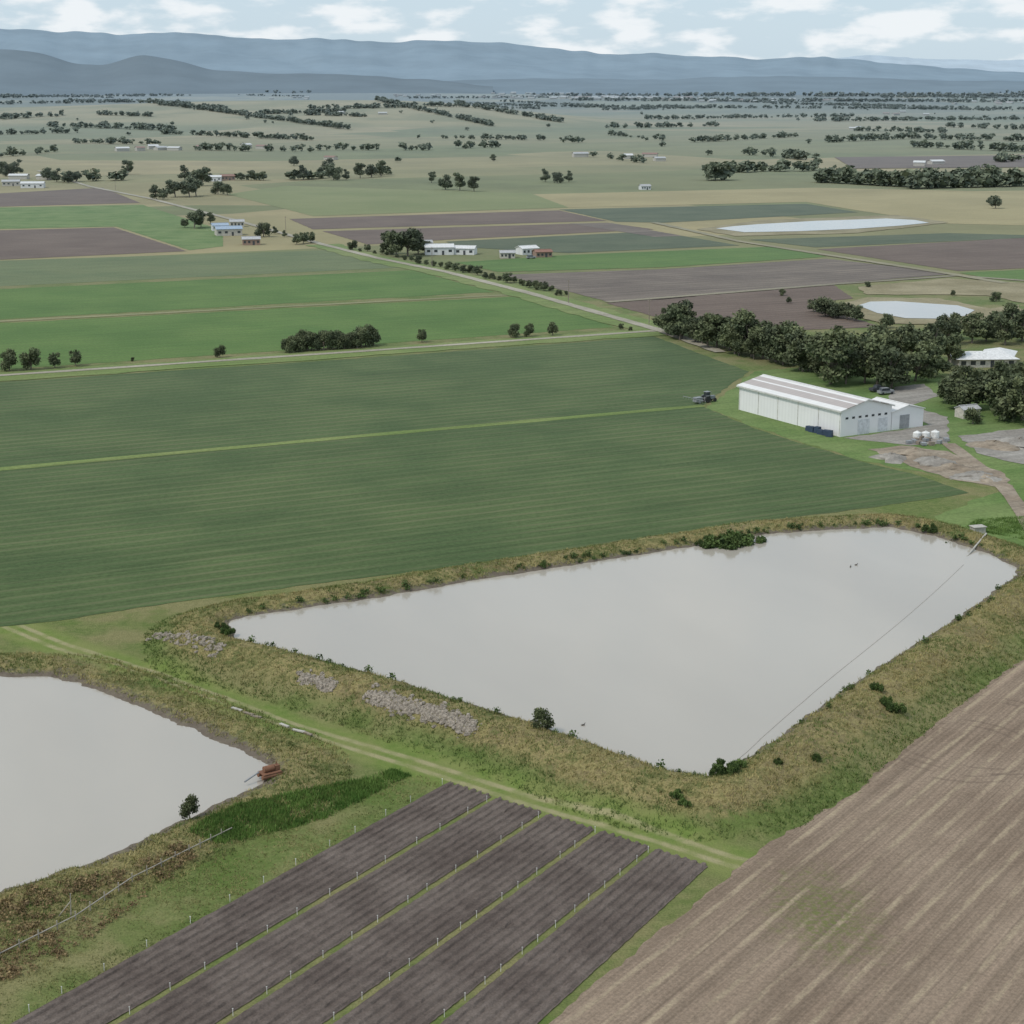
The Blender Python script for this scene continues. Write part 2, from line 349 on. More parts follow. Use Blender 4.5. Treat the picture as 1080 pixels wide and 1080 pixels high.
b.out(c,bump=b.math('ADD',b.math('MULTIPLY',b.noise(3,4),1.),st),bd=.2,bs=.7)
field('stubble_field',GP([(1080,682),(1000,743),(900,822),(780,915),(660,1012),(575,1083),(500,1200),(1500,1200),(1500,400)]),b.m,.05,.3,1.2)
# ------------------------------------------------------------------ raised beds
tl,trr,br,bl=[Vector(p) for p in GP([(470,825),(750,915),(575,1078),(10,1078)])]
def bil(u,v): 
    return tl.lerp(trr,u).lerp(bl.lerp(br,u),v)
b=NB('bed_soil',.95,.1)
c=b.mix(b.mapr(b.noise(.12,5,.6),.3,.7),(.108,.086,.075),(.155,.127,.11))
c=b.scalec(c,b.mapr(b.noise(5,4,.7),.3,.7,.8,1.2)); c=b.scalec(c,b.mapr(b.noise(.8,4,.7),.3,.7,.85,1.15))
b.out(c,bump=b.noise(4,5,.7),bd=.12,bs=.9)
V=[];Fc=[];NVs=110; us=[];zs=[]
prof=[(0,.03),(.14,.03),(.32,.21),(.5,.23),(.68,.21),(.86,.03)]
NBED=6
for blk in range(5):
    u0=(blk+.05)/5; u1=(blk+.95)/5
    for k in range(NBED):
        for pp,z in prof: us.append(u0+(u1-u0)*(k+pp)/NBED); zs.append(z)
    us.append(u1); zs.append(.03); us.append((blk+1.0)/5); zs.append(.0)
for j in range(NVs):
    v=1.5*j/(NVs-1)
    for i,(u,z) in enumerate(zip(us,zs)):
        p=bil(u,v+(random.uniform(-.004,.004) if j==0 else 0)); V.append((p.x+random.uniform(-.05,.05),p.y+random.uniform(-.05,.05),z+random.uniform(-.025,.025)+.06))
n=len(us)
for j in range(NVs-1):
    for i in range(n-1):
        if zs[i]==0 or zs[i+1]==0: continue
        Fc.append((j*n+i,(j+1)*n+i,(j+1)*n+i+1,j*n+i+1))
mesh_obj('garden_beds',V,Fc,[b.m])
white=simple('white_plastic',(.62,.62,.58),.5)
risers=MB()
for blk in range(0,5):
    for j in range(15):
        v=.02+j*.08+random.uniform(-.012,.012); p=bil((blk+.0)/5 if blk else .003,v); risers.box((p.x,p.y,.35),(.06,.06,.75),0,0,.8); risers.box((p.x,p.y,.75),(.12,.05,.06))
risers.obj('sprinkler_risers',[white])
# ------------------------------------------------------------------ foliage
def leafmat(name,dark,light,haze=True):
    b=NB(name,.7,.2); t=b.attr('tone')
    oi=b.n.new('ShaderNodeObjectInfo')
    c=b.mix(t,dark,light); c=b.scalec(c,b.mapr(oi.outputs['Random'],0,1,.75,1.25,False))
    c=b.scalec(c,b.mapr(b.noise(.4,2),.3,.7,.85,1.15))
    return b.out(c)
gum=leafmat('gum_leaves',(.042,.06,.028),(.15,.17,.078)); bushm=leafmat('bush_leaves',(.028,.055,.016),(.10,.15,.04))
dryleaf=leafmat('grass_blades',(.075,.12,.028),(.32,.265,.12))
reedm=leafmat('reed_leaves',(.05,.11,.02),(.12,.19,.045))
bracken=leafmat('bracken_leaves',(.10,.065,.035),(.24,.18,.09))
bark=simple('bark',(.18,.15,.12),.9)
def leaves(centers,radii,n,size,rng,tones,flat=.0):
    k=len(centers); w=np.array([r[0]*r[1]*r[2] for r in radii])**.67; w/=w.sum(); li=rng.choice(k,n,p=w)
    d=rng.normal(size=(n,3)); d/=np.linalg.norm(d,axis=1)[:,None]
    rr=rng.random(n)**.45*(1+.12*rng.normal(size=n))
    P=np.array(centers)[li]+d*np.array(radii)[li]*rr[:,None]
    a=rng.normal(size=(n,3)); a/=np.linalg.norm(a,axis=1)[:,None]; bb=np.cross(a,rng.normal(size=(n,3))); bb/=np.linalg.norm(bb,axis=1)[:,None]
    s=size*(.5+rng.random(n))[:,None]; asp=(.45+.4*rng.random(n))[:,None]
    V=np.stack([P-a*s*.5,P+bb*s*asp*.5,P+a*s*.5,P-bb*s*asp*.5],1).reshape(-1,3)
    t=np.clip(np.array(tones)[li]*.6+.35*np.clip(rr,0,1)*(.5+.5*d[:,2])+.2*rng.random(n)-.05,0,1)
    return V,t
def tubes(segs,n=6):
    V=[];Q=[]
    for p,q,r0,r1 in segs:
        p=Vector(p);q=Vector(q);d=(q-p).normalized();a=d.orthogonal().normalized();c=d.cross(a);k=len(V)
        for P,r in((p,r0),(q,r1)):
            for i in range(n):
                t=2*math.pi*i/n; v=P+a*r*math.cos(t)+c*r*math.sin(t); V.append(tuple(v))
        for i in range(n): Q.append((k+i,k+(i+1)%n,k+n+(i+1)%n,k+n+i))
    return V,Q
def tree_mesh(name,seed,kind='gum',n=2400,leaf=.055,mat=None):
    """unit-height tree"""
    rng=np.random.default_rng(seed); cen=[];rad=[];ton=[];segs=[]
    if kind=='gum':
        lean=rng.normal()*.04; top=(lean,rng.normal()*.03,.55); segs.append(((0,0,-.02),(lean*.5,0,.28),.026,.02)); segs.append(((lean*.5,0,.28),top,.02,.014))
        for i in range(rng.integers(10,14)):
            a=rng.random()*6.28; r=.06+.22*rng.random(); z=.22+.64*rng.random(); r*=1.15-abs(z-.5)
            c=(lean+r*math.cos(a),r*math.sin(a),z); cen.append(c); q=.08+.10*rng.random(); rad.append((q*1.15,q*1.15,q*.9)); ton.append(rng.random())
            segs.append(((lean*.6,0,min(z,.15+.25*rng.random())),c,.012,.004))
    elif kind=='round':
        segs.append(((0,0,-.02),(0,0,.4),.03,.02))
        for i in range(10):
            a=rng.random()*6.28; r=.28*rng.random()**.5; z=.22+.50*rng.random(); c=(r*math.cos(a),r*math.sin(a),z); cen.append(c); q=.13+.11*rng.random(); rad.append((q,q,q)); ton.append(rng.random())
            segs.append(((0,0,.2),c,.012,.004))
    elif kind=='bush':
        segs.append(((0,0,-.05),(0,0,.3),.03,.02))
        for i in range(11):
            a=rng.random()*6.28; r=.62*rng.random()**.5; z=.15+.5*rng.random()*(1-r); c=(r*math.cos(a),r*math.sin(a),z); cen.append(c); q=.13+.15*rng.random(); rad.append((q,q,q*1.1)); ton.append(rng.random())
            segs.append(((0,0,.05),c,.012,.004))
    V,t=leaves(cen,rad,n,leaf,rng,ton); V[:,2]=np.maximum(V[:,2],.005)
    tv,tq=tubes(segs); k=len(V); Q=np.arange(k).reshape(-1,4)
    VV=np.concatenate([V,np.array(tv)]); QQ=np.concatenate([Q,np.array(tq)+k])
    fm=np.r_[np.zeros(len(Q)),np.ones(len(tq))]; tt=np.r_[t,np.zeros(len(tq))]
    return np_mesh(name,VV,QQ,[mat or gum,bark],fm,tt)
G=[tree_mesh('gum%d'%i,20+i,'gum',3000,.06) for i in range(6)]
RD=[tree_mesh('round%d'%i,40+i,'round',2200,.075) for i in range(3)]
BU=[tree_mesh('bush%d'%i,60+i,'bush',3000,.10,bushm) for i in range(4)]
def plant(name,u,v,h,pool,wid=1.0,z0=0.0):
    x,y=gp(u,v,z0); z=float(terrain([x],[y])[0]) if y<2000 else 0
    o=bpy.data.objects.new(name,random.choice(pool)); o.location=(x,y,z-.05*h*.3); s=h*random.uniform(.84,1.16)
    o.scale=(s*wid*random.uniform(.85,1.1),s*wid*random.uniform(.85,1.1),s); o.rotation_euler=(0,0,random.random()*6.28); COL.objects.link(o); return o
TL=[(10,391,7),(33,390,6.5),(58,388,6.2),(80,386,6),(232,377,4)]
for u,v,h in TL: plant('round_tree',u,v,h,RD,1.0)
for i in range(22): plant('hedge_tree',302+i*4.4,372-i*.33+random.uniform(-1,1),6.3*random.uniform(.7,1.15),RD,1.0)
for u,v,h in ((445,361,4.6),(543,356,5),(558,355,5.2),(583,354,5.4),(655,348,2.6),(140,381,1.8),(665,349,2)): plant('round_tree',u,v,h,RD)
for i in range(42):
    t=i/41; plant('eucalyptus_tree',702+t*172+random.uniform(-4,4),353+t*44+random.uniform(-4,3),random.uniform(8.5,13.5)*(.9+.15*t),G,1.15)
for u,v,h in ((876,405,16),(884,400,14),(892,405,12),(905,394,13),(912,404,11),(925,406,14.5),(940,409,13),(952,405,12),(965,402,12.5),(985,397,13),(1000,386,12),(960,385,12),(940,380,12),(975,380,12),(920,384,12),(890,384,11),(1025,362,10),(1040,360,9),(1060,364,11),(1078,360,13),(1000,364,10),(985,370,11),(1010,358,10),(1050,356,10),(1070,352,10),(1095,366,12)): plant('eucalyptus_tree',u,v,h,G,1.2)
for u,v,h in ((1022,432,12),(1045,425,10),(1062,438,11),(1078,443,14.5),(1035,418,8),(1000,425,8),(1010,420,8),(1070,415,9),(1055,405,7),(1026,447,4.5),(1090,430,13),(1015,410,8),(1010,432,9),(1072,430,12),(1085,450,12)): plant('broadleaf_tree',u,v,h,RD+G,1.2)
for u,v,h in ((858,329,6),(866,331,6.5),(875,333,6.5),(885,335,6),(893,337,6.5),(903,339,6),(935,346,6),(1050,318,4),(825,312,3),(915,303,3.4),(1005,312,3),(832,320,3),(720,334,2.5),(700,330,2),(870,334,7),(880,336,7)): plant('round_tree',u,v,h,RD,1.15)
for u,v,h in ((408,268,13),(418,271,14),(430,270,14),(441,268,12),(449,267,9)): plant('eucalyptus_tree',u,v,h,G,1.2)
for i in range(30):
    t=i/29; plant('roadside_shrub',372+t*225,262+t*50+random.uniform(-2,2),random.uniform(2.0,5.2),RD,1.2)
for u,v,h in ((205,241,11),(212,240,10),(222,236,7),(278,250,10),(320,257,7),(328,256,7),(313,258,6),(195,240,6),(290,247,5),(300,250,4)): plant('round_tree',u,v,h,RD+G,1.1)
for u,v,h in ((135,184,16),(10,186,15),(18,184,14),(2,183,13),(50,190,12),(60,192,12),(72,193,12),(80,192,11),(165,210,12),(172,211,10),(185,208,14),(200,208,14),(207,207,15),(213,196,16),(195,190,14),(230,205,12),(240,206,11),(255,190,9),(265,190,10),(278,190,9),(320,190,14),(345,182,15),(338,188,12),(352,190,15),(365,190,10),(380,188,15),(392,187,13),(402,186,15),(455,193,11),(470,200,14),(485,201,15),(500,202,14),(575,192,13),(588,193,13),(600,192,12),(1050,220,10),(1044,216,7),(220,190,10),(310,175,11),(520,170,8)): plant('paddock_tree',u,v,h,G+RD,1.2)
# close plants
plant('sapling_tree',572,771,3.1,RD,.95,2.4)
for u,v,h,w in ((765,816,2.6,.85),(775,813,2.0,.9),(757,818,1.6,.9)): plant('dam_bush',u,v,h,BU,w,2.6)
for u,v,h,w in ((750,574,3,1.1),(765,574,4.0,1.0),(778,571,4.2,1.0),(793,569,3.6,1.0),(738,574,1.6,1.1)): plant('waterside_bush',u,v,h,BU,w,2.2)
for u,v,h in ((925,742,1.8),(935,752,2.2),(945,755,1.9),(714,850,1.3),(722,855,1.2),(820,820,1.0)): plant('bank_bush',u,v,h,BU,.8,1.2)
plant('pond_sapling',200,864,2.9,RD,.85,.6)
for u,v,h in ((240,668,1.8),(232,664,1.5),(980,560,2.4),(1000,570,1),(860,800,1),(1040,560,1)): plant('waterside_bush',u,v,h,BU,.8,2.4)
def scatter_small(name,pts,hs,seed,mat,per=26,leaf=.28,wide=.6):
    rng=np.random.default_rng(seed); Vs=[];Ts=[]
    for (x,y,z),h in zip(pts,hs):
        V,t=leaves([(x,y,z+h*.45)],[(h*wide,h*wide,h*.5)],per,leaf*h,rng,[rng.random()]); Vs.append(V);Ts.append(t)
    V=np.concatenate(Vs); me=np_mesh(name,V,np.arange(len(V)).reshape(-1,4),[mat],tone=np.concatenate(Ts)); link(bpy.data.objects.new(name,me))
def along(poly,i0,i1,n,off,jit):
    o=[]
    L=[(Vector(poly[i+1])-Vector(poly[i])).length for i in range(i0,i1)]; tot=sum(L)
    for k in range(n):
        s=random.random()*tot; i=0
        while s>L[i] and i<len(L)-1: s-=L[i]; i+=1
        a=Vector(poly[i0+i]);c=Vector(poly[i0+i+1]);d=(c-a).normalized(); p=a+d*s+Vector((-d.y,d.x))*(off+random.uniform(-jit,jit)); o.append(p)
    return o
sp=along(PA,0,11,110,1.1,.7)+along(PA,13,23,50,1.2,.8)
z=terrain([p.x for p in sp],[p.y for p in sp]); hs=[random.uniform(.3,1.15) for _ in sp]
scatter_small('shoreline_shrubs',[(p.x,p.y,q) for p,q in zip(sp,z)],hs,5,bushm,60,.3)
def blades(x,y,h,tone,rng,lo=.15,hi=.45,K=5,spread=.16):
    Vs=[];Ts=[];n=len(x)
    for k in range(K):
        t=rng.random(n)*6.28; hh=rng.uniform(lo,hi,n); w=rng.uniform(.03,.09,n); lx=rng.normal(size=n)*.16; ly=rng.normal(size=n)*.16
        ox=rng.normal(size=n)*spread; oy=rng.normal(size=n)*spread
        p0=np.stack([x+ox-np.cos(t)*w,y+oy-np.sin(t)*w,h-.05],-1); p1=np.stack([x+ox+np.cos(t)*w,y+oy+np.sin(t)*w,h-.05],-1); p2=np.stack([x+ox+lx,y+oy+ly,h+hh],-1)
        Vs.append(np.stack([p0,p1,p2],1).reshape(-1,3)); Ts.append(np.clip(tone+rng.normal(size=n)*.1,0,1))
    return np.concatenate(Vs),np.concatenate(Ts)
def blade_obj(name,V,T,mat):
    me=np_mesh(name,V,np.arange(len(V)).reshape(-1,3),[mat],tone=T); link(bpy.data.objects.new(name,me))
def poly_pts(poly,n,seed):
    rng=np.random.default_rng(seed); xs=[p[0] for p in poly]; ys=[p[1] for p in poly]
    px=rng.uniform(min(xs),max(xs),n); py=rng.uniform(min(ys),max(ys),n); k=inside(px,py,poly); return px[k],py[k],rng
px,py,rng=poly_pts(GP([(200,885),(225,868),(255,856),(330,838),(415,812),(432,818),(345,862),(280,882),(230,895)]),22000,12)
k=(wob(px,py,.6)+rng.normal(size=len(px))*.45)>-.35; px,py=px[k],py[k]
V,T=blades(px,py,terrain(px,py),np.clip(.5+.45*wob(px,py,.7),0,1),rng,.15,.6,4,.2); blade_obj('reed_bed',V,T,reedm)
px,py,rng=poly_pts(GP([(1030,548),(1085,545),(1110,560),(1085,570),(1040,562),(1020,556)]),5000,13)
k=(wob(px,py,.6)+rng.normal(size=len(px))*.45)>-.1; px,py=px[k],py[k]
V,T=blades(px,py,terrain(px,py),np.clip(.7+.4*wob(px,py,.7),0,1),rng,.2,.5,4,.2); blade_obj('weed_patch',V,T,reedm)
px,py,rng=poly_pts(GP([(-30,960),(60,940),(130,925),(190,895),(215,905),(100,985),(70,1010),(0,1040),(-40,1050)]),9000,14)
k=(wob(px,py,.5)+rng.normal(size=len(px))*.3)>.0; px,py=px[k],py[k]
scatter_small('bracken_patch',list(zip(px[:1100],py[:1100],terrain(px[:1100],py[:1100]))),rng.uniform(.2,.65,1100),15,bracken,14,.4,.8)
# grass tufts on banks
rng=np.random.default_rng(3); n=46000; x=rng.uniform(-95,115,n*6); y=rng.uniform(132,315,n*6)
h,a,bq=terrain(x,y,True); m=((a>.6)&(a<13))|((bq>.8)&(bq<10)); m&=(h>.02); m&=(wob(x,y,.25)+rng.normal(size=len(x))*.5)>-.55
ii=np.where(m)[0][:n]; x,y,h,a,bq=x[ii],y[ii],h[ii],a[ii],bq[ii]
tone=np.clip(.50+.5*wob(x,y,.28)+.2*rng.normal(size=len(x))-np.clip((a-7.5)/3,0,1)*.6*(bq>10),0,1)
V,T=blades(x,y,h,tone,rng,.10,.42,4,.2); blade_obj('bank_grass',V,T,dryleaf)
px,py,rng=poly_pts(GP([(-60,960),(200,870),(440,818),(465,826),(0,1090),(-100,1100)]),30000,16)
k=(wob(px,py,.35)+rng.normal(size=len(px))*.4)>-.2; px,py=px[k],py[k]; hh,a,bq=terrain(px,py,True); k=bq>.8; px,py,hh=px[k],py[k],hh[k]
V,T=blades(px,py,hh,np.clip(.5+.45*wob(px,py,.22),0,1),rng,.06,.25,3,.2); blade_obj('rough_grass',V,T,dryleaf)
# ------------------------------------------------------------------ distant trees
def far_template(seed):
    rng=np.random.default_rng(seed); cen=[];rad=[];ton=[]
    for i in range(6):
        a=rng.random()*6.28;r=.3*rng.random();cen.append((r*math.cos(a),r*math.sin(a),.3+.4*rng.random()));q=.14+.14*rng.random();rad.append((q,q,q));ton.append(rng.random())
    V,t=leaves(cen,rad,90,.27,rng,ton); V[:,2]=np.maximum(V[:,2],-.02); return V,t
FT=[far_template(90+i) for i in range(6)]
def far_trees(name,pts,hs,seed):
    rng=np.random.default_rng(seed); Vs=[];Ts=[]; pts=np.array(pts); zz=hills(pts[:,0],pts[:,1])
    for (x,y),z,h in zip(pts,zz,hs):
        V,t=FT[rng.integers(6)]; a=rng.random()*6.28; c,s=math.cos(a),math.sin(a)
        W=np.stack([(V[:,0]*c-V[:,1]*s)*h*1.4+x,(V[:,0]*s+V[:,1]*c)*h*1.4+y,V[:,2]*h+z],-1); Vs.append(W);Ts.append(np.clip(t+rng.normal()*.1,0,1))
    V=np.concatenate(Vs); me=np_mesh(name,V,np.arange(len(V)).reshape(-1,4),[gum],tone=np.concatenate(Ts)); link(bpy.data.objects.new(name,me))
pts=[];hs=[]
def tln(u0,v0,u1,v1,n,h,jv=.5):
    for t in np.sort(np.array([random.random() for _ in range(n)])):
        pts.append(gph(u0+(u1-u0)*t+random.uniform(-1,1),v0+(v1-v0)*t+random.uniform(-jv,jv))); hs.append(h*random.uniform(.55,1.15))
for a in ((748,190,770,190,10,15),(770,182,860,180,26,11),(860,192,955,197,50,14),(955,199,1090,196,66,14),(960,190,1060,188,24,12),(1050,172,1090,168,10,13),
 (0,126,70,122,24,12),(50,133,190,138,60,12),(140,106,370,137,150,11,.3),(200,114,300,128,30,10,.3),(395,106,520,133,100,11,.3),(480,110,592,129,80,11,.3),(170,141,330,148,64,10,.3),(330,158,460,158,24,10),(200,158,330,160,22,10),
 (480,157,530,155,8,11),(590,150,615,150,5,11),(680,126,900,123,110,11,.3),(860,128,1090,126,120,12,.4),(600,113,1100,116,240,12,.4),(600,106,1100,108,340,13,.5),(560,101,1100,102,380,16,.6),(0,103,200,101,200,14,.5),(0,110,140,108,70,13,.3),(780,162,860,170,22,12),(960,155,1090,160,40,11),
 (870,150,960,146,34,11,.3),(620,165,680,172,8,8),(0,166,60,160,12,10),(60,192,130,190,12,10),(250,190,285,190,8,8),(305,190,410,184,18,10),(730,150,840,144,44,10,.3),(640,135,760,133,40,11,.3),(430,104,620,103,110,13,.4),(300,97,1150,98,420,18,.6),(-50,97,330,98,260,18,.6),(560,94.5,1150,95,300,22,.5),(-50,94.5,560,95,300,22,.5),
 (640,142,700,148,18,9,.3),(900,138,1000,140,34,10,.3),(1000,134,1090,137,34,11,.3),(960,146,1090,149,40,11,.3),(460,146,600,148,34,9,.3),(80,151,170,152,28,10,.3),(0,142,80,140,28,10,.3)): tln(*a)
for i in range(40):
    v=116+60*random.random()**1.6; pts.append(gph(random.uniform(-60,1140),v)); hs.append(random.uniform(5,10))
for i in range(26):
    u=random.uniform(-20,1100);v=100+22*random.random()**1.2; sl=random.choice([.02,.03,-.02,.06]); L=random.uniform(50,150); tln(u,v,u+L,v+L*sl,int(L*.6),10,.2)
far_trees('distant_tree_rows',pts,hs,77)
# ------------------------------------------------------------------ mountains
def range_mesh(name,prof,depth,col,seed,foot,amp,sf=.08):
    rng=np.random.default_rng(seed); pr=np.array(prof); N=700; xs=np.linspace(pr[0,0],pr[-1,0],N); cr=np.interp(xs,pr[:,0],pr[:,2]); D=pr[0,1]
    kk=17; crs=np.convolve(np.pad(cr,kk//2,mode='edge'),np.ones(kk)/kk,'valid')
    ph=rng.random(14)*6.28; rug=sum(np.sin(xs/(1700/(i+1)**1.35)+ph[i])/(i+1)**.85 for i in range(14))*amp
    V=[];m=40
    for j in range(m):
        t=j/(m-1); yy=D-depth+2*depth*t; e=1-abs(2*t-1)
        sp=sum(np.sin(xs/(1300/(k+1)**1.2)+ph[k]*3+np.sin(t*9*(k+1)**.7+ph[k]+xs/2500)*1.6)/(k+1)**.8 for k in range(9))
        zc=(crs+rug)*e**1.2*(1+sf*sp*(1-e)**.6)
        V.append(np.stack([xs*(yy/D),np.full_like(xs,yy),np.where(e<.02,-60,zc)],-1))
    V=np.concatenate(V); idx=np.arange(N*m).reshape(m,N)
    Q=np.stack([idx[:-1,:-1],idx[:-1,1:],idx[1:,1:],idx[1:,:-1]],-1).reshape(-1,4)
    b=NB(name+'_forest_haze_tint',1,.0); f=b.mapr(b.noise(.0012,6,.65),.3,.7,.93,1.07); b.out(b.scalec(col,f),False)  # blue of the distance haze is painted into the range colour
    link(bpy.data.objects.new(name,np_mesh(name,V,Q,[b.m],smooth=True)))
RNG=[(-250,30),(-150,32),(0,28),(60,30),(120,33),(200,33),(260,40),(330,42),(400,45),(440,41),(490,40),(530,43),(580,50),(640,55),(700,54),(740,60),(765,54),(800,62),(850,57),(900,62),(940,68),(1000,71),(1080,77),(1200,80),(1350,84)]
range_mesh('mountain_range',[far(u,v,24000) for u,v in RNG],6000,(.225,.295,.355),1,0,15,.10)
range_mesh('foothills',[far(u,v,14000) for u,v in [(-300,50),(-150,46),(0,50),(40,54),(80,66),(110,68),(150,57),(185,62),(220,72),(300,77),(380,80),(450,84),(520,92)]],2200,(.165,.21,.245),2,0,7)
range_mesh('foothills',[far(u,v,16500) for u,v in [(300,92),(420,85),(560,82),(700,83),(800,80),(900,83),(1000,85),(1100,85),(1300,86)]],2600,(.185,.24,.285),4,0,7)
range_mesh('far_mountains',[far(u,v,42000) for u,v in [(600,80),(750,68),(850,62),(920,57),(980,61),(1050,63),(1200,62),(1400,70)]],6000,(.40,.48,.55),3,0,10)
# ------------------------------------------------------------------ buildings
wallw=NB('cladding_white',.5,.3)
wallw.out(wallw.scalec((.70,.71,.71),wallw.mapr(wallw.noise(.6,5,vec=wallw.rot(0,(1,1,.15))),.3,.7,.93,1.04)))
wallw=wallw.m
def corr(name,col,ang,sp=1.0,var=.04):
    b=NB(name,.45,.4); y=b.sep(b.rot(ang,(1,1,1)))[0]; w=b.math('SINE',b.math('MULTIPLY',y,2*math.pi/sp))
    c=b.scalec(col,b.mapr(b.noise(.3,4),.3,.7,1-var,1+var)); c=b.scalec(c,b.mapr(w,-1,1,.965,1.01)); return b.out(c)
glass=simple('dark_glass',(.03,.035,.04),.15,.5); darkm=simple('dark_opening',(.05,.05,.055),.8)
roofw=simple('roof_white',(.66,.66,.65),.5); roofb=simple('roof_blue',(.30,.38,.48),.5); roofg=simple('roof_grey',(.42,.42,.42),.5); roofr=simple('roof_rust',(.25,.12,.08),.7)
brick=simple('brick',(.30,.2,.15),.9); cream=simple('cream_wall',(.5,.47,.41),.8)
def gable(name,x,y,L,W,h,rise,ang,wall,roof,ov=.4,win=4,door=True,bands=None):
    """long axis along local X"""
    e=empty(name,(x,y,float(terrain([x],[y])[0])),ang); hl,hw=L/2,W/2
    m=MB(); v=[(-hl,-hw,-.2),(hl,-hw,-.2),(hl,hw,-.2),(-hl,hw,-.2),(-hl,-hw,h),(hl,-hw,h),(hl,hw,h),(-hl,hw,h),(-hl,0,h+rise),(hl,0,h+rise)]
    m.add(v,[(0,1,5,4),(2,3,7,6),(1,2,6,9,5),(3,0,4,8,7)]); m.obj('walls',[wall],e)
    r=MB(); t=.18; k=rise/hw
    for sg in (-1,1):
        segs=bands or [(0,1,0)]
        for a,b_,mi in segs:
            y0=sg*(hw+ov)*(1-a); y1=sg*(hw+ov)*(1-b_); z0=h+rise-abs(y0)*k+.06; z1=h+rise-abs(y1)*k+.06
            vs=[(-hl-ov,y0,z0),(hl+ov,y0,z0),(hl+ov,y1,z1),(-hl-ov,y1,z1)]; vs+=[(a_,b2,c_+t) for a_,b2,c_ in vs]
            fs=[(3,2,1,0),(4,5,6,7),(0,1,5,4),(1,2,6,5),(2,3,7,6),(3,0,4,7)]
            r.add(vs,fs,mi)
    r.box((0,0,h+rise+t+.08),(L+2*ov,.5,.08),0)
    r.obj('roof',roof if isinstance(roof,list) else [roof],e)
    w=MB()
    for i in range(win):
        q=-hl+L*(i+.5)/win
        if door and i==win//2: continue
        for sg in(-1,1): w.box((q,sg*(hw+.02),h*.55),(min(1.6,L/win*.5),.06,min(1.2,h*.4)))
    if win: w.obj('windows',[glass],e)
    if door:
        d=MB()
        for sg in(-1,1): d.box((-hl+L*(win//2+.5)/max(win,1),sg*(hw+.025),min(2.1,h*.8)/2),(1.1,.07,min(2.1,h*.8)))
        d.obj('door',[darkm],e)
    return e
P0,P1,P2=[Vector(p) for p in GP([(779,432),(886,461),(943,455)])]
dl=(P1-P0); L=dl.length; dl.normalize(); ang=math.atan2(dl.y,dl.x); pn=Vector((-dl.y,dl.x)); W=(P2-P1).dot(pn)
W=max(15,min(20,W)); cc=(P0+P1)/2+pn*W/2
corw=corr('shed_cladding',(.80,.80,.80),ang,1.2,.02); corp=corr('shed_roof_pinkgrey',(.42,.37,.345),ang,1.5); corl=corr('shed_roof_white',(.72,.71,.69),ang,1.5)
shed=gable('packing_shed',cc.x,cc.y,L,W,6.2,1.9,ang,corw,[corl,corp],.5,0,False,[(0,.22,0),(.22,.55,1),(.55,.62,0),(.62,.85,1),(.85,1,0)])
m=MB()
for i in range(7): m.box((L/2+.03,-W/2+1.8+i*(W-3.6)/6,4.3),(.06,.8,.5))
m.obj('windows',[glass],shed)
m=MB(); m.box((L/2+.04,-W*.05,1.8),(.06,3.6,3.6)); m.box((L/2+.04,W*.33,1.7),(.06,3.0,3.4)); m.box((-L/2-.04,0,2.2),(.06,4.5,4.4)); m.obj('roller_doors',[simple('door_grey',(.6,.62,.64),.5)],shed)
m=MB()
for sg in (-1,1):
    m.box((0,sg*(W/2+.56),6.0),(L+1,.16,.16))
    for i in range(6): m.box((-L/2+.3+i*(L-.6)/5,sg*(W/2+.08),3),(.14,.12,6))
m.obj('gutters_and_downpipes',[white],shed)
c2=cc+dl*(L/2-5.5)+pn*(W/2+5.2)
annex=gable('shed_annex',c2.x,c2.y,11,10,4.4,1.2,ang,corw,corl,.3,0,False)
m=MB(); m.box((5.54,-1,1.8),(.06,3.0,3.3)); m.box((0,5.04,1.6),(3,.06,3)); m.obj('roller_doors',[simple('door_mid_grey',(.3,.31,.32),.5)],annex)
def hip_house(name,u,v,L,W,h,rise,a,wall,roof,ov=.9):
    x,y=gp(u,v); e=empty(name,(x,y,0),a); hl,hw=L/2,W/2
    m=MB(); m.box((0,0,h/2),(L,W,h)); m.obj('walls',[wall],e)
    l,w=hl+ov,hw+ov; r=hl-hw*.9
    t=MB(); t.add([(-l,-w,h),(l,-w,h),(l,w,h),(-l,w,h),(-r,0,h+rise),(r,0,h+rise)],[(0,1,5,4),(2,3,4,5),(1,2,5),(3,0,4),(3,2,1,0)]); t.obj('roof',[roof],e)
    t=MB()
    for i in range(6):
        q=-hl+L*(i+.5)/6
        if i==3: continue
        for sg in(-1,1): t.box((q,sg*(hw+.02),h*.55),(1.5,.06,1.2))
    t.obj('windows',[glass],e); t=MB(); t.box((-hl+L*3.5/6,-hw-.025,1.05),(1,.07,2.1)); t.obj('door',[darkm],e)
hip_house('farm_house',1036,385,17,9,2.5,1.7,.05,cream,roofw); hip_house('farm_house_wing',1053,381,10,8,2.5,1.5,1.2,cream,roofw)
hx,hy=gp(1020,440); gable('garden_shed',hx,hy,5,3.5,2.2,.7,.4,cream,roofg,.2,2)
